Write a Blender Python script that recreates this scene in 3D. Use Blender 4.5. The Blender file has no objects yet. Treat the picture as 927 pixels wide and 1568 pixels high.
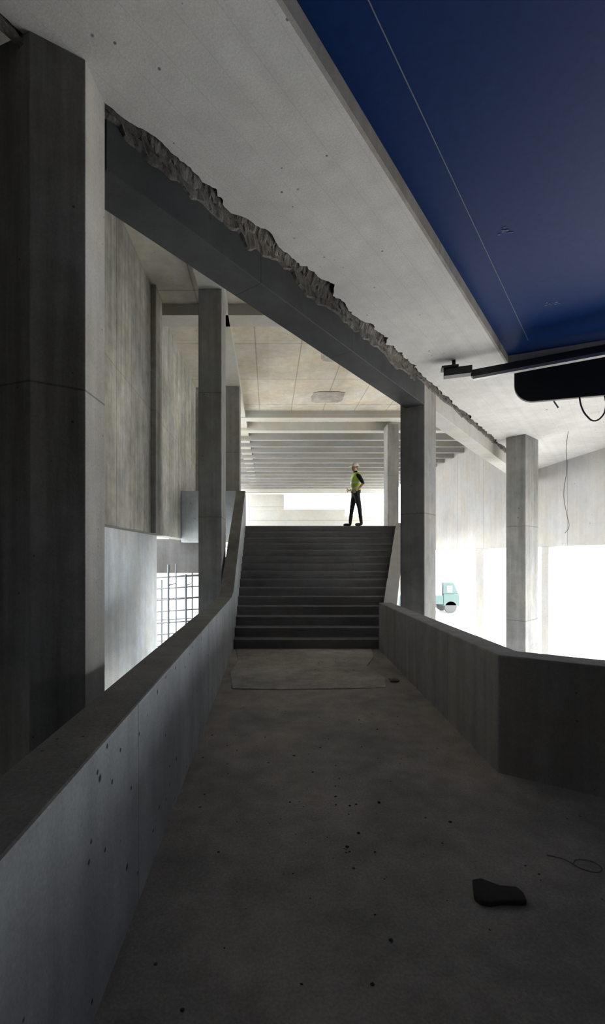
import bpy, bmesh, math, random
from mathutils import Vector, noise, Matrix
random.seed(7)
S = bpy.context.scene
COL = S.collection
S.view_settings.view_transform = 'Standard'
S.view_settings.look = 'None'
S.view_settings.exposure = 0.0
S.view_settings.gamma = 1.0

# ------------------------------------------------------------------ helpers
def link(ob):
    COL.objects.link(ob); return ob

def empty(name, loc=(0,0,0)):
    e = bpy.data.objects.new(name, None); e.location = loc; e.empty_display_size = .2
    return link(e)

def from_bm(name, bm, mat=None, parent=None, smooth=False, bevel=0.0, recalc=True):
    if recalc: bmesh.ops.recalc_face_normals(bm, faces=bm.faces[:])
    me = bpy.data.meshes.new(name); bm.to_mesh(me); bm.free()
    ob = bpy.data.objects.new(name, me); link(ob)
    mats = mat if isinstance(mat, (list, tuple)) else [mat]
    for m in mats:
        if m: me.materials.append(m)
    if smooth:
        for p in me.polygons: p.use_smooth = True
    if bevel:
        b = ob.modifiers.new('bevel', 'BEVEL'); b.width = bevel; b.segments = 2; b.limit_method = 'ANGLE'
    if parent: ob.parent = parent
    return ob

def add_prism(bm, poly, z0, z1, mi=0):
    lo = [bm.verts.new((p[0], p[1], z0)) for p in poly]
    hi = [bm.verts.new((p[0], p[1], z1)) for p in poly]
    fs = [bm.faces.new(lo[::-1]), bm.faces.new(hi)]
    n = len(poly)
    for i in range(n):
        fs.append(bm.faces.new((lo[i], lo[(i+1) % n], hi[(i+1) % n], hi[i])))
    for f in fs: f.material_index = mi
    return fs

def add_box(bm, x0, x1, y0, y1, z0, z1, mi=0):
    return add_prism(bm, [(x0,y0),(x1,y0),(x1,y1),(x0,y1)], z0, z1, mi)

def prism(name, poly, z0, z1, mat, bevel=0.0, parent=None):
    bm = bmesh.new(); add_prism(bm, poly, z0, z1)
    return from_bm(name, bm, mat, parent, bevel=bevel)

def box(name, x0, x1, y0, y1, z0, z1, mat, bevel=0.0, parent=None):
    return prism(name, [(x0,y0),(x1,y0),(x1,y1),(x0,y1)], z0, z1, mat, bevel, parent)

def yz_extrude(name, prof, x0, x1, mat, bevel=0.0, top=()):
    bm = bmesh.new()
    a = [bm.verts.new((x0, p[0], p[1])) for p in prof]
    b = [bm.verts.new((x1, p[0], p[1])) for p in prof]
    bm.faces.new(a); bm.faces.new(b[::-1])
    n = len(prof)
    for i in range(n):
        f = bm.faces.new((a[i], b[i], b[(i+1)%n], a[(i+1)%n]))
        if i in top: f.material_index = 1
    return from_bm(name, bm, mat, bevel=bevel)

def curve(name, pts, r, mat, parent=None, res=6, cyclic=False, poly=False):
    cu = bpy.data.curves.new(name, 'CURVE'); cu.dimensions = '3D'
    cu.bevel_depth = r; cu.bevel_resolution = 3; cu.resolution_u = res; cu.use_fill_caps = True
    if poly:
        sp = cu.splines.new('POLY'); sp.points.add(len(pts)-1)
        for p, q in zip(sp.points, pts): p.co = (*q, 1)
    else:
        sp = cu.splines.new('BEZIER'); sp.bezier_points.add(len(pts)-1)
        for p, q in zip(sp.bezier_points, pts):
            p.co = q; p.handle_left_type = p.handle_right_type = 'AUTO'
    sp.use_cyclic_u = cyclic
    ob = bpy.data.objects.new(name, cu); link(ob)
    cu.materials.append(mat)
    if parent: ob.parent = parent
    return ob

def add_tube(bm, p, q, r, seg=8, mi=0):
    p, q = Vector(p), Vector(q); d = q-p; L = d.length
    M = Matrix.Translation((p+q)/2) @ d.to_track_quat('Z', 'Y').to_matrix().to_4x4()
    g = bmesh.ops.create_cone(bm, cap_ends=True, segments=seg, radius1=r, radius2=r, depth=L, matrix=M)
    for v in g['verts']:
        for f in v.link_faces: f.material_index = mi

# ------------------------------------------------------------------ materials
def base_mat(name, color, rough=.8, metal=0.0):
    m = bpy.data.materials.new(name); m.use_nodes = True
    b = m.node_tree.nodes['Principled BSDF']
    b.inputs['Base Color'].default_value = (*color, 1)
    b.inputs['Roughness'].default_value = rough
    b.inputs['Metallic'].default_value = metal
    return m

def simple(name, color, rough=.6, metal=0.0, var=.15, scale=20):
    m = base_mat(name, color, rough, metal)
    nt = m.node_tree; N = nt.nodes; L = nt.links; b = N['Principled BSDF']
    g = N.new('ShaderNodeNewGeometry'); n = N.new('ShaderNodeTexNoise'); n.inputs['Scale'].default_value = scale
    n.inputs['Detail'].default_value = 4
    L.new(g.outputs['Position'], n.inputs['Vector'])
    r = N.new('ShaderNodeMapRange'); r.inputs['To Min'].default_value = 1-var; r.inputs['To Max'].default_value = 1+var
    L.new(n.outputs['Fac'], r.inputs['Value'])
    mx = N.new('ShaderNodeVectorMath'); mx.operation = 'SCALE'; mx.inputs[0].default_value = color
    L.new(r.outputs[0], mx.inputs['Scale']); L.new(mx.outputs[0], b.inputs['Base Color'])
    return m

def concrete(name, color, contrast=.25, streak=.0, pits=.5, lines=(), boards=None, bump=.25, tint=(1,.95,.86), rough=.85, fine=.12, pitscale=4.0, blotch_scale=.7, specks=True):
    """world-space procedural concrete. lines = [(axis vector, spacing, offset, width, strength)]"""
    m = base_mat(name, color, rough)
    nt = m.node_tree; N = nt.nodes; L = nt.links; b = N['Principled BSDF']
    g = N.new('ShaderNodeNewGeometry'); pos = g.outputs['Position']
    def noise_(scale, detail=5, vec=None, rough_=.6):
        n = N.new('ShaderNodeTexNoise'); n.inputs['Scale'].default_value = scale
        n.inputs['Detail'].default_value = detail; n.inputs['Roughness'].default_value = rough_
        L.new(vec or pos, n.inputs['Vector']); return n.outputs['Fac']
    def rng(v, a, c, d, e):
        r = N.new('ShaderNodeMapRange'); r.inputs[1].default_value = a; r.inputs[2].default_value = c
        r.inputs[3].default_value = d; r.inputs[4].default_value = e; L.new(v, r.inputs[0]); return r.outputs[0]
    def math_(op, a, c=None):
        n = N.new('ShaderNodeMath'); n.operation = op
        for i, v in enumerate((a, c)):
            if v is None: continue
            if isinstance(v, (int, float)): n.inputs[i].default_value = v
            else: L.new(v, n.inputs[i])
        return n.outputs[0]
    fac = rng(noise_(blotch_scale, 6), .3, .7, 1-contrast, 1+contrast)
    fac = math_('MULTIPLY', fac, rng(noise_(5, 5), .3, .7, 1-contrast*.5, 1+contrast*.5))
    fac = math_('MULTIPLY', fac, rng(noise_(70, 3), .25, .75, 1-fine, 1+fine))
    if streak:
        mp = N.new('ShaderNodeMapping'); mp.inputs['Scale'].default_value = (3.5, 3.5, .22)
        L.new(pos, mp.inputs['Vector'])
        fac = math_('MULTIPLY', fac, rng(noise_(1.6, 5, mp.outputs[0]), .32, .68, 1-streak, 1+streak*.5))
    height = rng(noise_(45, 4), 0, 1, 0, .35)
    if boards:
        ax, sp, st = boards
        dt = N.new('ShaderNodeVectorMath'); dt.operation = 'DOT_PRODUCT'; L.new(pos, dt.inputs[0]); dt.inputs[1].default_value = ax
        q = math_('FLOOR', math_('DIVIDE', dt.outputs['Value'], sp))
        w = N.new('ShaderNodeTexWhiteNoise'); w.noise_dimensions = '1D'; L.new(q, w.inputs['W'])
        fac = math_('MULTIPLY', fac, rng(w.outputs['Value'], 0, 1, 1-st, 1+st))
    for ax, sp, off, wd, st in lines:
        dt = N.new('ShaderNodeVectorMath'); dt.operation = 'DOT_PRODUCT'; L.new(pos, dt.inputs[0]); dt.inputs[1].default_value = ax
        v = math_('ADD', dt.outputs['Value'], off + 1000*sp)
        v = math_('MODULO', v, sp)
        d = math_('MINIMUM', v, math_('SUBTRACT', sp, v))
        ln = rng(d, 0, wd, 1-st, 1)
        fac = math_('MULTIPLY', fac, ln)
        height = math_('MULTIPLY', height, rng(d, 0, wd, .2, 1))
    if pits:
        for psc, lo_, mx_ in ((pitscale, .35, .085),) + (((pitscale*2.7, .55, .11),) if specks else ()):
            vo = N.new('ShaderNodeTexVoronoi'); vo.inputs['Scale'].default_value = psc
            L.new(pos, vo.inputs['Vector'])
            sp_ = N.new('ShaderNodeSeparateColor'); L.new(vo.outputs['Color'], sp_.inputs[0])
            size = rng(sp_.outputs[0], lo_, 1, .0, mx_)
            p = math_('SUBTRACT', vo.outputs['Distance'], size)
            pm = rng(p, -.02, .012, 1-pits, 1)
            fac = math_('MULTIPLY', fac, pm)
            height = math_('MULTIPLY', height, pm)
    mixc = N.new('ShaderNodeMix'); mixc.data_type = 'RGBA'
    mixc.inputs['A'].default_value = (*color, 1)
    mixc.inputs['B'].default_value = (*[c*t for c, t in zip(color, tint)], 1)
    L.new(rng(noise_(.9, 4), .35, .65, 0, 1), mixc.inputs['Factor'])
    sc = N.new('ShaderNodeVectorMath'); sc.operation = 'SCALE'
    L.new(mixc.outputs['Result'], sc.inputs[0]); L.new(fac, sc.inputs['Scale'])
    L.new(sc.outputs[0], b.inputs['Base Color'])
    bp = N.new('ShaderNodeBump'); bp.inputs['Strength'].default_value = bump; bp.inputs['Distance'].default_value = .02
    L.new(height, bp.inputs['Height']); L.new(bp.outputs[0], b.inputs['Normal'])
    b.inputs['Specular IOR Level'].default_value = .25
    return m

d = Vector((.617, .787, 0)); n = Vector((.787, -.617, 0))
P0 = Vector((-1.13, 3.17, 0))
def L1(t, o=0): 
    p = P0 + d*t + n*o; return (p.x, p.y)

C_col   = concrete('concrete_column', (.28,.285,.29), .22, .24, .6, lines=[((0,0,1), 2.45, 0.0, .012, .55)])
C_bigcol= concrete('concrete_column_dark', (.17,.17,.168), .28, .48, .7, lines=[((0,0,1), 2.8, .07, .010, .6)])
C_bigcolLit  = concrete('concrete_column_lit_side', (.42,.42,.41), .14, .2, .7, lines=[((0,0,1), 2.8, .07, .010, .6)])  # lit right side of the big column, light put into the colour
C_soff  = concrete('concrete_soffit', (.56,.56,.56), .12, 0, .7, boards=(tuple(n), .11, .02), lines=[(tuple(n), .22, .05, .006, .12)], tint=(1,.99,.97), fine=.12, pitscale=3.2)
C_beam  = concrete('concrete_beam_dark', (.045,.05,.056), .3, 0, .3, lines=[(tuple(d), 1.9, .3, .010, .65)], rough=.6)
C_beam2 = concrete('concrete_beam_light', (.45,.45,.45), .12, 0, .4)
C_torn  = concrete('concrete_torn', (.13,.125,.12), .6, 0, .7, bump=1.0, fine=.4, pitscale=16)
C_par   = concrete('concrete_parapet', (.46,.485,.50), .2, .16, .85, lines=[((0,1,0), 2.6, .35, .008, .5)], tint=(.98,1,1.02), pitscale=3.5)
C_parShade  = concrete('concrete_parapet_top_shade', (.22,.215,.205), .3, 0, .6, tint=(1,.97,.92), fine=.2)  # parapet top faces, shade put into the colour
C_parR  = concrete('concrete_parapet_right', (.32,.312,.31), .18, .18, .5, lines=[((0,1,0), 2.4, .1, .008, .4)])
C_floor = concrete('concrete_floor', (.36,.342,.312), .32, 0, .8, tint=(1,.95,.88), blotch_scale=.9, fine=.22, pitscale=4)
C_patch = concrete('concrete_floor_screed', (.41,.39,.36), .38, 0, .6, tint=(1,.97,.92), fine=.22)
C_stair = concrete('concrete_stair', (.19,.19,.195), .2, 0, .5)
C_wallL = concrete('concrete_wall_left', (.43,.43,.41), .34, .30, .5, lines=[((0,1,0), 2.7, .9, .018, .5), ((0,0,1), 2.5, .35, .014, .3)], tint=(1,.96,.86))
C_low   = concrete('concrete_wall_rough', (.74,.80,.86), .14, .12, .4, bump=1.0, fine=.25)
C_wallR = concrete('concrete_wall_right', (.48,.48,.485), .09, .08, .6, lines=[((0,1,0), 2.9, -.35, .03, .45)])
C_ceil  = concrete('concrete_ceiling', (.56,.54,.49), .2, 0, .5, lines=[((1,0,0), 1.2, .35, .025, .45), ((0,1,0), 2.4, .1, .028, .45)], boards=((1,0,0), 1.2, .06), tint=(1,.93,.80))
C_rib   = concrete('concrete_rib', (.46,.46,.44), .08, 0, .2)
C_rib2  = concrete('concrete_joist', (.27,.275,.28), .10, 0, .2)
C_far   = concrete('concrete_far_wall', (.50,.50,.48), .08, 0, .3, lines=[((0,0,1), 1.1, 0, .04, .4)])
C_back  = concrete('concrete_back', (.08,.08,.08), .2, .2, .4)
M_ground= concrete('outdoor_ground', (.60,.59,.57), .08, 0, 0, tint=(1,.98,.94))
M_lowfl = concrete('lower_floor', (.42,.42,.42), .2, 0, .3)
M_black = simple('black_painted_steel', (.010,.010,.012), .5)
M_grey  = simple('grey_aluminium', (.35,.35,.36), .4, .6)
M_steel = simple('galvanised_steel', (.09,.10,.11), .5, .2)
M_rubble= simple('rubble', (.045,.04,.038), .9, var=.4)
M_rubL  = simple('rubble_light', (.30,.29,.27), .9, var=.4)
M_cable = simple('cable', (.06,.06,.06), .6)

# blue paint
M_blue = base_mat('blue_painted_board', (.008,.035,.15), .42)
nt = M_blue.node_tree; N = nt.nodes; Lk = nt.links; b = N['Principled BSDF']
g = N.new('ShaderNodeNewGeometry'); nz = N.new('ShaderNodeTexNoise'); nz.inputs['Scale'].default_value = 14; nz.inputs['Detail'].default_value = 6
Lk.new(g.outputs['Position'], nz.inputs['Vector'])
cr = N.new('ShaderNodeValToRGB'); cr.color_ramp.elements[0].position = .3; cr.color_ramp.elements[0].color = (.003,.019,.095,1)
cr.color_ramp.elements[1].position = .75; cr.color_ramp.elements[1].color = (.004,.026,.12,1)
Lk.new(nz.outputs['Fac'], cr.inputs[0]); Lk.new(cr.outputs[0], b.inputs['Base Color'])
b.inputs['Roughness'].default_value = .5; b.inputs['Specular IOR Level'].default_value = .08
M_scuff = simple('pale_scuffed_paint', (.06,.10,.19), .8, var=.5, scale=40)
M_seam = simple('pale_sealant', (.10,.13,.18), .7, var=.3)

# ------------------------------------------------------------------ ground
box('outdoor_ground', -150, 150, -80, 220, -3.2, -3.0, M_ground)
box('floor_lower_level', -2.6, 9.9, -4, 36, -3.0, -2.98, M_lowfl)

# corridor floor
prism('floor', [(-.64,-4),(6.6,-4),(6.6,.42),(1.79,3.57),(1.99,8.3),(-.64,8.3)], -.28, 0, C_floor)
outline = [(-.46,5.8),(.2,5.77),(1.0,5.80),(1.50,5.85),(1.60,6.3),(1.5,7.0),(1.75,7.6),(1.85,8.26),(-.60,8.26),(-.50,7.4),(-.56,6.6)]
prism('floor_screed_patch', outline, 0, .010, C_patch, .005)

# ------------------------------------------------------------------ left parapet (one cast piece following the stair)
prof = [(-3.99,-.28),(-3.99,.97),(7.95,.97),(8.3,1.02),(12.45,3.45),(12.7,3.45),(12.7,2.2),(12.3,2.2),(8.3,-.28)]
yz_extrude('parapet_left', prof, -.89, -.641, [C_par, C_parShade], .012, top=(1,2,3,4))

# ------------------------------------------------------------------ right parapet
inn = [(1.99,8.27),(1.79,3.57),(6.5,.48)]
out = [(2.22,8.27),(2.02,3.72),(6.62,.70)]
bm = bmesh.new()
zt = [.84,.92,.92]
def ring(i):
    return [bm.verts.new((*inn[i],-.28)), bm.verts.new((*inn[i],zt[i])), bm.verts.new((*out[i],zt[i])), bm.verts.new((*out[i],-.28))]
rr = [ring(i) for i in range(3)]
for a, c in ((0,1),(1,2)):
    for k in range(4): bm.faces.new((rr[a][k], rr[a][(k+1)%4], rr[c][(k+1)%4], rr[c][k]))
bm.faces.new(rr[0]); bm.faces.new(rr[2][::-1])
from_bm('parapet_right', bm, C_parR, bevel=.012)

# ------------------------------------------------------------------ stairs
NST = 15; Y0, Y1, H = 8.3, 12.5, 2.5
run = (Y1-Y0)/(NST-1); rise = H/NST
def xr(y): return 1.99 + (3.48-1.99)*(y-Y0)/(Y1-Y0)
bm = bmesh.new()
for i in range(NST):
    ya = Y0 + run*i; z1 = rise*(i+1)
    yb = Y0+run*(i+1) if i < NST-1 else Y1+.3
    zb = max(-.28, z1-.55)
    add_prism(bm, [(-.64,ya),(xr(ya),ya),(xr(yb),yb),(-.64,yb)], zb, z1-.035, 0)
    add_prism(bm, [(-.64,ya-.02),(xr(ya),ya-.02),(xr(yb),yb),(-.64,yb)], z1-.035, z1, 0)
# sloping curb on the open side of the stair
rings = []
for k in range(25):
    y = Y0 + (Y1-Y0)*k/24; zc = .08 + rise + (H-rise)*k/24; x = xr(y)
    j = noise.noise(Vector((y*4,0,3)))*.02
    rings.append([bm.verts.new((x+.002,y,zc-.6)), bm.verts.new((x+.002+j,y,zc+j)), bm.verts.new((x+.27+j,y,zc+j)), bm.verts.new((x+.25,y,zc-.6))])
cf = []
for a, c in zip(rings, rings[1:]):
    for k in range(4): cf.append(bm.faces.new((a[k], a[(k+1)%4], c[(k+1)%4], c[k])))
cf.append(bm.faces.new(rings[0])); cf.append(bm.faces.new(rings[-1][::-1]))
for f in cf: f.material_index = 1
from_bm('staircase', bm, [C_stair, C_beam2])

# upper hall floor + its edge parapet on the left
prism('floor_upper_hall', [(-2.39,12.8),(-.64,12.8),(-.64,12.82),(3.58,12.8),(9.6,30),(9.6,36),(-2.39,36)], 2.2, 2.5, C_patch)
box('parapet_landing', -2.39, -.9, 12.45, 12.7, 2.05, 3.45, C_par, .01)

# ------------------------------------------------------------------ columns
def rot_col(name, corner, du, w, s, z0, z1, mat):
    du = Vector((du[0],du[1],0)).normalized(); dv = Vector((-du.y, du.x, 0))
    c = Vector((*corner,0))
    p = [c, c+du*s, c+du*s+dv*w, c+dv*w]
    return prism(name, [(q.x,q.y) for q in p], z0, z1, mat, .018)
bm = bmesh.new()
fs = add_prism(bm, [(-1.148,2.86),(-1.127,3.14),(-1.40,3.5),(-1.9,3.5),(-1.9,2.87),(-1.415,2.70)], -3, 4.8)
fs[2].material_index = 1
from_bm('concrete_column', bm, [C_bigcol, C_bigcolLit], bevel=.006)
box('concrete_column', -1.39, -.93, 9.0, 9.85, -3, 6.95, C_col, .015)
box('concrete_column', -1.36, -.91, 14.2, 14.8, 2.5, 6.95, C_col, .015)
rot_col('concrete_column', (2.77,8.14), d, .45, .635, -3, 4.8, C_col)
rot_col('concrete_column', (6.57,11.7), (.75,.66), .48, .92, -3, 4.8, C_col)
box('concrete_column', 4.75, 5.2, 18.3, 18.9, 2.5, 6.95, C_col, .015)
box('concrete_column', 9.72, 10.7, 20.7, 21.5, -3, 2.0, C_wallR, .015)
box('concrete_column', 9.72, 10.1, 15.9, 16.3, -3, 2.0, C_wallR, .015)

# ------------------------------------------------------------------ walls of the hall
bm = bmesh.new()
add_box(bm, -2.75, -2.4, -4, 16, 2.15, 7.2)
add_box(bm, -2.75, -2.4, 16, 36, 2.15, 3.4)  # hidden low stretch; gap above added to let light onto the ribs
for y in (9.3, 15.0):
    add_box(bm, -2.41, -2.3, y, y+.55, 2.15, 7.2)
for y in (20, 24, 28, 32):
    add_box(bm, -2.75, -2.4, y, y+.4, 3.4, 7.2)
from_bm('wall_left', bm, C_wallL)
box('wall_left_lower', -2.95, -2.6, -4, 10.6, -3, 2.148, C_low)  # near end is unseen, extended to block light from the left
bm = bmesh.new()
add_box(bm, 9.7, 10.0, -4, 27.5, 2.0, 7.2)
add_box(bm, 9.7, 10.0, 27.5, 36, 2.0, 3.2)  # hidden low stretch; opening above added to brighten the hall
add_box(bm, 9.7, 10.0, 31, 31.5, 3.2, 7.2)
add_box(bm, 9.7, 10.0, -4, 4.0, -3, 2.0)  # unseen near stretch, added to block light from the right
from_bm('wall_right', bm, C_wallR)
bm = bmesh.new()
add_box(bm, -2.4, 6.0, 36, 36.3, 2.5, 5.3)
add_box(bm, 6.0, 9.7, 36, 36.3, 2.5, 4.8)
add_box(bm, -2.4, 1.2, 36, 36.3, 5.3, 6.5)
add_box(bm, -2.4, 9.7, 36, 36.3, 6.6, 7.2)
from_bm('wall_far', bm, C_far)
box('wall_back', -6, 12, -4.3, -4, -3, 7.2, C_back)
box('shade_wall_under_hall', -4.2, -2.0, 14.0, 14.25, 1.15, 2.2, C_back)  # added wall, its dark colour stands in for shade under the hall

# ------------------------------------------------------------------ hall ceiling with beams
box('ceiling', -2.75, 10.0, -4.3, 36.3, 7.2, 7.5, C_ceil)
box('ceiling_beam_longitudinal', -1.39, -.89, 3.0, 36, 6.95, 7.2, C_rib)
for (a, c, z) in ((10.0,10.5,6.95),(17.4,17.9,6.93),(18.9,19.3,6.85)):
    box('ceiling_beam_transverse', -2.4, 9.7, a, c, z, 7.2, C_rib)
bm = bmesh.new()
y = 20.2
while y < 35.5:
    add_box(bm, -2.4, 9.7, y, y+.22, 6.80, 7.2); y += 1.25
from_bm('ceiling_ribs', bm, C_rib2)
C_rub = concrete('plaster_patch', (.36,.35,.33), .35, 0, .8, bump=1, fine=.35, pitscale=14)
def rough_patch(name, cx, cy, w, h, z):
    bm = bmesh.new(); vs = []
    M = 28
    for i in range(M):
        a = 2*math.pi*i/M
        sx = math.copysign(abs(math.cos(a))**.4, math.cos(a)); sy = math.copysign(abs(math.sin(a))**.4, math.sin(a))
        k = 1+.12*noise.noise(Vector((i*.9,cx,0)))
        vs.append((cx+sx*w/2*k, cy+sy*h/2*k))
    add_prism(bm, vs, z-.02, z)
    return from_bm(name, bm, C_rub)
rough_patch('ceiling_patch', 1.95, 12.4, 1.0, 1.1, 7.2)
rough_patch('ceiling_patch', 2.05, 15.9, 1.1, 1.1, 7.2)

# ------------------------------------------------------------------ diagonal bridge slab, torn edge, downstand beam
def off(t):
    v = .11 + .12*noise.noise(Vector((t*1.3,0,0))) + .08*noise.noise(Vector((t*4.5,2,0))) + .035*noise.noise(Vector((t*17,5,0)))
    env = min(1, max(.25, (t+.2)/1.2)) * (1 if t < 5.6 else .6)
    return max(.015, v*env)
T0, T1 = -4.5, 17.4
NS = 700
ts = [T0+(T1-T0)*i/NS for i in range(NS+1)]
W = 1.30
t2 = (Vector((3.95,7.35,0))-P0).dot(d)
bm = bmesh.new()
lo = [bm.verts.new((*L1(t, off(t)), 4.8)) for t in ts]
inner = [bm.verts.new((*L1(t, .5), 4.8)) for t in ts]
for i in range(NS): bm.faces.new((lo[i], lo[i+1], inner[i+1], inner[i]))
add_prism(bm, [L1(T0,.5), L1(t2,.5), L1(t2,W), L1(T0,W)], 4.8, 5.25)
add_prism(bm, [L1(t2,.5), L1(T1,.5), (9.99,4.75), L1(t2,W)], 4.8, 5.25)
q = [bm.verts.new((*L1(T0,0),5.25)), bm.verts.new((*L1(T1,0),5.25)), bm.verts.new((*L1(T1,.5),5.25)), bm.verts.new((*L1(T0,.5),5.25))]
bm.faces.new(q)
rows = []
for i, t in enumerate(ts):
    o = off(t); f = lambda k, a: noise.noise(Vector((t*9, k*3.1, 1)))*a + noise.noise(Vector((t*30, k*5.1, 4)))*a*.6
    drop = .12 + .10*noise.noise(Vector((t*1.7,8,0))) + .06*noise.noise(Vector((t*7,9,0)))
    if t < .1 or t > 5.9: drop *= .5
    r = [(o, 4.80), (o*.96, 4.835+f(1,.02)), (o*.7, 4.86+f(2,.05)), (o*.4, 4.80+f(3,.06)), (o*.18, 4.77+f(4,.05)), (.02+f(5,.02), 4.80-drop*.5), (.025+f(6,.025), 4.80-drop), (-.01, 4.80-drop-.015)]
    rows.append([bm.verts.new((*L1(t+f(7,.01), a), z)) for a, z in r])
for a, c in zip(rows, rows[1:]):
    for k in range(7): bm.faces.new((a[k], c[k], c[k+1], a[k+1])).material_index = 1
from_bm('ceiling_bridge_slab', bm, [C_soff, C_torn], recalc=False)
# downstand beams
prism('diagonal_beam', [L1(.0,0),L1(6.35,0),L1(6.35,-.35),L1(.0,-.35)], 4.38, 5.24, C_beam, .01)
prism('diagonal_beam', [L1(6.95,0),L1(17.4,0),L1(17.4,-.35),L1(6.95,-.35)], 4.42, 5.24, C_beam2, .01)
prism('slab_lip', [L1(-4.5,W),L1(t2,W),L1(t2,W+.03),L1(-4.5,W+.03)], 4.80, 5.0, C_parR)

# blue boarded ceiling with its seam and scuffs
bm = bmesh.new()
add_prism(bm, [L1(-4.5,W+.03), L1(t2, W+.03), (9.69,4.7), (9.69,-3.9), (-1.9,-3.9)], 4.93, 5.0, 0)
def strip(bm, a, c, w, z, mi):
    a = Vector((*a,0)); c = Vector((*c,0)); s = (c-a).normalized(); p = Vector((-s.y,s.x,0))*w/2
    add_prism(bm, [((a-p).x,(a-p).y),((c-p).x,(c-p).y),((c+p).x,(c+p).y),((a+p).x,(a+p).y)], z-.006, z, mi)
strip(bm, (-1.5,.02), (3.9,6.87), .007, 4.93, 2)
for (cx,cy,r) in ((2.37,4.56,.09),(3.62,5.85,.11)):
    for k in range(14):
        a = random.uniform(0,6.28); rr_ = random.uniform(0,r); s_ = random.uniform(.008,.024)
        x, y = cx+math.cos(a)*rr_, cy+math.sin(a)*rr_*.7
        add_prism(bm, [(x+s_*math.cos(q+a)*random.uniform(.5,1.3), y+s_*.6*math.sin(q+a)) for q in (0,1.2,2.5,3.7,5)], 4.926, 4.93, 1)
from_bm('ceiling_blue', bm, [M_blue, M_scuff, M_seam])

# ------------------------------------------------------------------ hanging rail + dark panel
rail = empty('hanging_rail')
def obox(name, a, c, w, z0, z1, mat, bev=.004, parent=rail):
    a = Vector((*a,0)); c = Vector((*c,0)); s = (c-a).normalized(); p = Vector((-s.y,s.x,0))*w/2
    return prism(name, [((a-p).x,(a-p).y),((c-p).x,(c-p).y),((c+p).x,(c+p).y),((a+p).x,(a+p).y)], z0, z1, mat, bev, parent)
obox('track', (3.19,7.2), (6.3,5.33), .10, 4.50, 4.60, M_black)
obox('track_underside', (3.21,7.19), (6.3,5.33), .09, 4.455, 4.50, M_grey)
obox('bracket', (2.80,7.32), (3.19,7.18), .16, 4.54, 4.66, M_black)
obox('bracket_plate', (2.76,7.32), (3.0,7.25), .22, 4.66, 4.69, M_black)
obox('hanger_1', (2.92,7.29), (2.97,7.27), .05, 4.69, 4.8, M_black)
obox('hanger_3', (5.6,5.77), (5.66,5.74), .05, 4.60, 4.93, M_black)
bm = bmesh.new()
A = Vector((3.94,7.34,0)); s = Vector((.9,-.40,0)).normalized(); p = Vector((-s.y,s.x,0))
prof2 = [(0,4.80),(0,4.42)]
for k in range(1,9):
    a = math.pi/2*k/8; prof2.append((.28-.28*math.cos(a), 4.42-.30*math.sin(a)))
prof2 += [(2.2,4.05),(3.2,4.05),(3.2,4.80)]
fa = [bm.verts.new((A+s*u+p*.04)+Vector((0,0,z))) for u,z in prof2]
fb = [bm.verts.new((A+s*u-p*.04)+Vector((0,0,z))) for u,z in prof2]
bm.faces.new(fa); bm.faces.new(fb[::-1])
for i in range(len(fa)): bm.faces.new((fa[i], fb[i], fb[(i+1)%len(fa)], fa[(i+1)%len(fa)]))
from_bm('hanging_dark_panel', bm, M_black, bevel=.01)
curve('hanging_cable', [(4.72,6.95,4.12),(4.74,6.93,3.95),(4.80,6.9,3.80),(4.90,6.88,3.72),(5.0,6.86,3.78),(5.06,6.86,3.95),(5.04,6.86,4.10)], .012, M_cable)
curve('hanging_cable', [(7.5,11.45,4.8),(7.48,11.5,4.4),(7.5,11.5,3.9),(7.42,11.5,3.2),(7.5,11.5,2.7),(7.55,11.5,2.4),(7.45,11.5,2.25)], .006, M_cable)
curve('hanging_cable', [(5.6,9.0,4.8),(5.62,9.0,4.72),(5.66,9.0,4.66),(5.7,9.0,4.60)], .015, M_cable)

# ------------------------------------------------------------------ scaffold frame in the left void
bm = bmesh.new()
for x, zt_ in ((-3.05,1.0),(-2.64,1.45),(-2.18,1.2),(-1.75,1.2)):
    add_tube(bm, (x,12.0,-3), (x,12.0,zt_), .032)
    add_tube(bm, (x,13.0,-3), (x,13.0,zt_), .022)
for k in range(10):
    z = 1.15-.30*k
    add_tube(bm, (-3.2,12.0,z-.06), (-1.6,12.0,z+.05), .018)
    if k % 2 == 0: add_tube(bm, (-3.2,13.0,z-.1), (-1.6,13.0,z-.02), .016)
add_tube(bm, (-3.1,12.0,-1.6), (-1.7,12.0,.3), .024)
add_tube(bm, (-3.1,12.03,-2.2), (-1.7,12.03,-.3), .024)
add_tube(bm, (-2.64,12,.9), (-2.64,13,.9), .018); add_tube(bm, (-2.18,12,.9), (-2.18,13,.9), .018)
from_bm('scaffold_frame', bm, M_steel, smooth=True)

# ------------------------------------------------------------------ rubble
def rock(name, x, y, sx, sy, sz, mat, seed, z=0.0, rot=0):
    bm = bmesh.new(); bmesh.ops.create_icosphere(bm, subdivisions=3, radius=1)
    for v in bm.verts:
        q = v.co.copy()
        f = 1+.35*noise.noise(q*1.3+Vector((seed,0,0)))+.12*noise.noise(q*4+Vector((0,seed,0)))
        v.co = Vector((q.x*sx*f, q.y*sy*f, max(-.8,min(.8,q.z))*sz*f))
    bmesh.ops.rotate(bm, verts=bm.verts, cent=(0,0,0), matrix=Matrix.Rotation(rot,3,'Z'))
    mz = min(v.co.z for v in bm.verts)
    for v in bm.verts: v.co += Vector((x,y,z-mz-.002))
    return from_bm(name, bm, mat)
frag = [(1.01,2.25),(1.05,2.36),(1.10,2.37),(1.17,2.32),(1.25,2.31),(1.265,2.27),(1.25,2.215),(1.13,2.215),(1.07,2.205),(1.03,2.215)]
prism('concrete_fragment', frag, 0.0, .028, M_rubble, .006)
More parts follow.
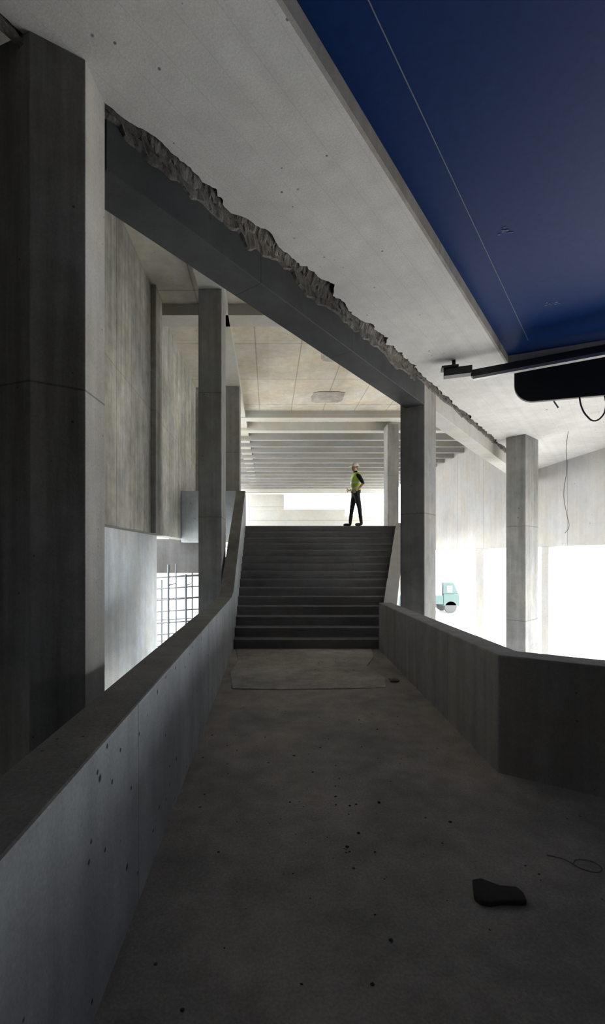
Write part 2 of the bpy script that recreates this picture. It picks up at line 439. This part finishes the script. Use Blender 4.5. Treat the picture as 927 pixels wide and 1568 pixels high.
rock('stone', 1.68, 6.15, .07, .05, .03, M_rubL, 3)
bm = bmesh.new()
for k in range(110):
    if random.random() < .35:
        x = random.gauss(.45,.22); y = random.gauss(2.95,.4)
    else:
        y = random.uniform(1.7, 7.8); x = random.uniform(-.6, 1.6)
    if .95 < x < 1.3 and 2.1 < y < 2.45: continue
    s_ = random.choice((.003,.003,.004,.005,.006,.008))*random.uniform(.7,1.2)
    g_ = bmesh.ops.create_icosphere(bm, subdivisions=1, radius=1)
    zz = .010 if (y > 5.85 and -.45 < x < 1.5) else 0
    for v in g_['verts']:
        q = v.co; f = 1+.4*noise.noise(q*2+Vector((k,0,0)))
        v.co = Vector((x+q.x*s_*f*1.3, y+q.y*s_*f, zz+(q.z*.5+.45)*s_*f))
from_bm('scattered_debris', bm, M_rubble)
M_wire = simple('dusty_wire', (.17,.16,.145), .8)
curve('wire_scrap', [(1.66,2.50,.008),(1.72,2.54,.008),(1.80,2.50,.008),(1.77,2.44,.010),(1.69,2.45,.014),(1.64,2.54,.010),(1.57,2.58,.008)], .003, M_wire)

# ------------------------------------------------------------------ truck outside
truck = empty('truck', (13.4,38,-3))
M_teal = simple('teal_paint', (.085,.130,.126), .8); M_white = simple('white_paint', (.75,.78,.78), .5); M_tyre = simple('tyre', (.09,.095,.095), .9)
M_glass = simple('dark_glass', (.13,.145,.145), .4)
bm = bmesh.new(); add_box(bm, -3.5,.6,-1.1,1.1,1.3,3.2); add_box(bm,-3.5,.6,-1.12,1.12,.95,1.3)
from_bm('cargo_box', bm, M_white, truck, bevel=.05)
bm = bmesh.new(); add_box(bm, .7,2.0,-1.1,1.1,.6,1.55); 
fs = add_prism(bm, [(.7,-1.05),(1.95,-1.05),(1.95,1.05),(.7,1.05)], 1.55, 2.5)
for v in bm.verts:
    if v.co.z > 2.4 and v.co.x > 1.5: v.co.x -= .4
from_bm('cab', bm, M_teal, truck, bevel=.05)
bm = bmesh.new(); add_box(bm, .95,1.45,-1.08,1.08,1.65,2.25); from_bm('cab_windows', bm, M_glass, truck)
bm = bmesh.new(); add_box(bm, -3.5,.65,-1.15,-1.1,.75,1.45); from_bm('side_board', bm, M_teal, truck)
bm = bmesh.new()
for x in (-2.6,-1.5,1.3):
    for y in (-.95,.95): add_tube(bm, (x,y-.15,.48),(x,y+.15,.48), .48, 20)
from_bm('wheels', bm, M_tyre, truck)

# ------------------------------------------------------------------ worker
worker = empty('construction_worker', (2.42,12.72,2.5))
M_shirt = simple('black_shirt', (.012,.012,.014), .85); M_pants = simple('dark_trousers', (.014,.016,.022), .85)
M_skin = simple('skin', (.45,.26,.18), .55, var=.05); M_shoe = simple('work_shoe', (.03,.028,.026), .6)
M_vest = simple('hi_vis_yellow', (.42,.60,.05), .6, var=.05); M_refl = simple('reflective_stripe', (.6,.61,.61), .35)
M_hair = simple('hair', (.02,.014,.01), .8); M_helm = simple('white_helmet', (.8,.8,.8), .3, var=.02)
def skin_obj(name, J, E, root, levels=2):
    names = list(J); me = bpy.data.meshes.new(name)
    me.from_pydata([J[k][0] for k in names], [(names.index(a), names.index(c)) for a, c in E], [])
    ob = bpy.data.objects.new(name, me); link(ob)
    ob.modifiers.new('skin','SKIN')
    for i, k in enumerate(names):
        r = J[k][1]; me.skin_vertices[0].data[i].radius = r if isinstance(r, tuple) else (r, r)
        me.skin_vertices[0].data[i].use_root = (k == root)
    ss = ob.modifiers.new('sub','SUBSURF'); ss.levels = levels; ss.render_levels = levels
    dg = bpy.context.evaluated_depsgraph_get(); dg.update()
    m2 = bpy.data.meshes.new_from_object(ob.evaluated_get(dg))
    bpy.data.objects.remove(ob); m2.name = name
    o2 = bpy.data.objects.new(name, m2); link(o2)
    m2.materials.clear()
    for p in m2.polygons: p.use_smooth = True
    return o2
J = {
 'pelvis': ((.01,0,.93),(.13,.15)), 'waist': ((0,0,1.08),(.115,.14)), 'chest': ((.005,0,1.27),(.125,.165)), 'upper': ((.01,0,1.40),(.10,.13)), 'neck': ((0,0,1.49),.058), 'neck2': ((-.02,0,1.56),.054),
 'hipL': ((.0,-.09,.86),.095), 'kneeL': ((.07,-.10,.50),.065), 'ankL': ((.12,-.10,.10),.045), 'heelL': ((.13,-.10,.05),.045), 'ballL': ((.0,-.115,.045),.045), 'toeL': ((-.07,-.125,.04),.035),
 'hipR': ((-.01,.09,.86),.095), 'kneeR': ((-.08,.10,.49),.065), 'ankR': ((-.13,.11,.10),.045), 'heelR': ((-.12,.11,.05),.045), 'ballR': ((-.25,.13,.045),.045), 'toeR': ((-.32,.14,.04),.035),
 'shL': ((.01,-.17,1.41),.065), 'elL': ((.13,-.25,1.15),.048), 'wrL': ((-.03,-.23,.98),.030),
 'shR': ((.01,.17,1.41),.065), 'elR': ((.09,.25,1.14),.048), 'wrR': ((-.12,.19,1.02),.030),
}
E = [('pelvis','waist'),('waist','chest'),('chest','upper'),('upper','neck'),('neck','neck2'),
     ('pelvis','hipL'),('hipL','kneeL'),('kneeL','ankL'),('ankL','heelL'),('heelL','ballL'),('ballL','toeL'),
     ('pelvis','hipR'),('hipR','kneeR'),('kneeR','ankR'),('ankR','heelR'),('heelR','ballR'),('ballR','toeR'),
     ('upper','shL'),('shL','elL'),('elL','wrL'),('upper','shR'),('shR','elR'),('elR','wrR')]
body = skin_obj('body', J, E, 'pelvis')
def segd(p, a, c):
    a, c = Vector(a), Vector(c); t = max(0,min(1,(p-a).dot(c-a)/(c-a).length_squared)); return (p-(a+(c-a)*t)).length, t
for m in (M_shirt, M_pants, M_skin, M_shoe): body.data.materials.append(m)
torso_faces = []
for p in body.data.polygons:
    c = Vector(p.center); best = min(((segd(c,J[a][0],J[e][0])[0]-(0 if isinstance(J[a][1],float) else .06), a, e) for a, e in E))
    a, e = best[1], best[2]; t = segd(c,J[a][0],J[e][0])[1]
    mi = 0
    if e.startswith(('knee','ank')) or (e.startswith('hip') and c.z < .97): mi = 1
    if e in ('pelvis','waist') and c.z < .98: mi = 1
    if e.startswith(('heel','ball','toe')) or c.z < .09: mi = 3
    if e.startswith('wr') and t > .05: mi = 2
    if e == 'neck2' : mi = 2
    p.material_index = mi
    if e in ('waist','chest','upper','shL','shR','neck') and abs(c.y) < .185 and .93 < c.z < 1.47: torso_faces.append(p.index)
body.parent = worker
bm = bmesh.new(); bm.from_mesh(body.data); bm.faces.ensure_lookup_table()
keep = set(torso_faces)
bmesh.ops.delete(bm, geom=[f for f in bm.faces if f.index not in keep], context='FACES')
bm.normal_update()
for v in bm.verts: v.co += v.normal*.016
for f in bm.faces:
    c = f.calc_center_median(); f.material_index = 1 if (1.03 < c.z < 1.075 or 1.16 < c.z < 1.205) else 0
vest = from_bm('safety_vest', bm, [M_vest, M_refl], worker, smooth=True, recalc=False)
sm = vest.modifiers.new('solid','SOLIDIFY'); sm.thickness = .008
bm = bmesh.new(); bmesh.ops.create_uvsphere(bm, u_segments=32, v_segments=24, radius=1)
for v in bm.verts:
    q = v.co.copy()
    x, y, z = q.x*.098, q.y*.076, q.z*.118
    if z < 0: 
        k = -q.z; y *= 1-.32*k*k; x = x*(1-.25*k*k) - .018*k
    x -= .024*math.exp(-((y/.012)**2+((z+.012)/.022)**2)) if q.x < 0 else 0
    if q.x < 0:
        for sy in (-.03,.03): x += .009*math.exp(-(((y-sy)/.014)**2+((z-.012)/.012)**2))
        x -= .006*math.exp(-((y/.02)**2+((z+.052)/.008)**2))
        x -= .008*math.exp(-((y/.02)**2+((z+.095)/.015)**2))
    v.co = (x, y, z)
for sy in (-1,1):
    g_ = bmesh.ops.create_uvsphere(bm, u_segments=12, v_segments=8, radius=1)
    for v in g_['verts']: v.co = Vector((v.co.x*.018+.008, sy*.078+v.co.y*.009, v.co.z*.032-.005))
for f in bm.faces:
    c = f.calc_center_median()
    f.material_index = 1 if (c.x > .02 and c.z > -.06 and abs(c.y) < .077) else 0
M_eye = simple('eye', (.02,.015,.012), .2); M_lip = simple('lip', (.35,.14,.12), .5)
for sy in (-.03,.03):
    g_ = bmesh.ops.create_uvsphere(bm, u_segments=10, v_segments=8, radius=.011)
    for v in g_['verts']:
        v.co += Vector((-.079, sy, .012))
        for f in v.link_faces: f.material_index = 2
g_ = bmesh.ops.create_uvsphere(bm, u_segments=10, v_segments=6, radius=1)
for v in g_['verts']:
    v.co = Vector((v.co.x*.006-.091, v.co.y*.022, v.co.z*.006-.052))
    for f in v.link_faces: f.material_index = 3
head = from_bm('head', bm, [M_skin, M_hair, M_eye, M_lip], worker, smooth=True)
head.location = (-.03,0,1.625); head.rotation_euler = (0,-.08,.35)
bm = bmesh.new(); bmesh.ops.create_uvsphere(bm, u_segments=32, v_segments=20, radius=1)
bmesh.ops.delete(bm, geom=[v for v in bm.verts if v.co.z < -.02], context='VERTS')
for v in bm.verts:
    rdg = .006 if abs(v.co.y) < .16 and v.co.z > .3 else 0
    v.co = Vector((v.co.x*.128, v.co.y*.105, v.co.z*(.105+rdg)))
    if v.co.z < .012: v.co.x *= 1.08; v.co.y *= 1.08
    if v.co.z < .012 and v.co.x < -.06: v.co.x -= .045*math.cos(v.co.y/.11*1.3)
ext = from_bm('helmet', bm, M_helm, worker, smooth=True)
sm = ext.modifiers.new('solid','SOLIDIFY'); sm.thickness = .006
ext.location = (-.028,0,1.665); ext.rotation_euler = (0,-.08,.35)
def hand(name, wrist, direction, palm_n, side):
    w = Vector(wrist); f = Vector(direction).normalized(); nrm = Vector(palm_n).normalized()
    nrm = (nrm - f*nrm.dot(f)).normalized(); s = f.cross(nrm)*side
    JJ = {'w':(tuple(w),.024), 'p1':(tuple(w+f*.035),(.030,.016)), 'p2':(tuple(w+f*.08),(.036,.014))}
    o = skin_obj(name, JJ, [('w','p1'),('p1','p2')], 'w', 2)
    objs = [o]
    for k, (ln, so) in enumerate(((.072,-.030),(.080,-.010),(.075,.010),(.058,.029))):
        b0 = w+f*.075+s*so; pts = [b0]; ang = .15
        for r_ in (.42,.33,.25):
            ang += .35; pts.append(pts[-1]+(f*math.cos(ang)+nrm*math.sin(ang))*ln*r_)
        objs.append(skin_obj('finger', {str(i):(tuple(q),.0095-.001*i) for i, q in enumerate(pts)}, [(str(i),str(i+1)) for i in range(3)], '0', 1))
    b0 = w+f*.025-s*.025
    pts = [b0, b0+(f*.6-s*.7)*.035, b0+(f*.6-s*.7)*.035+(f*.9-s*.2+nrm*.3)*.032, b0+(f*.6-s*.7)*.035+(f*.9-s*.2+nrm*.3)*.055]
    objs.append(skin_obj('thumb', {str(i):(tuple(q),.012-.0012*i) for i, q in enumerate(pts)}, [(str(i),str(i+1)) for i in range(3)], '0', 1))
    bm = bmesh.new()
    for ob in objs: bm.from_mesh(ob.data)
    for ob in objs: bpy.data.objects.remove(ob)
    return from_bm(name, bm, M_skin, worker, smooth=True)
hand('hand_near', J['wrL'][0], (-.75,.1,-.45), (0,1,0), 1)
hand('hand_far', J['wrR'][0], (-.8,-.3,-.25), (0,-1,0), -1)
worker.rotation_euler = (0,0,.15)

# ------------------------------------------------------------------ light
w = bpy.data.worlds.new('overcast_sky'); S.world = w; w.use_nodes = True
bg = w.node_tree.nodes['Background']; bg.inputs[0].default_value = (.93,.97,1,1); bg.inputs[1].default_value = 7.8
sun = bpy.data.lights.new('sun', 'SUN'); sun.energy = 11; sun.angle = .1; sun.color = (1,.96,.9)
so = bpy.data.objects.new('sun', sun); link(so)
so.rotation_euler = Vector((-.55,-.1,-.83)).to_track_quat('-Z','Y').to_euler()

# ------------------------------------------------------------------ camera
cam = bpy.data.cameras.new('camera'); co = bpy.data.objects.new('camera', cam); link(co)
co.location = (0,0,1.7); co.rotation_euler = (math.radians(90),0,0)
cam.sensor_width = 36; cam.sensor_fit = 'AUTO'; cam.lens = 36*700/1568
cam.shift_x = (463.5-412)/1568; cam.shift_y = 66/1568
cam.clip_end = 500
S.camera = co
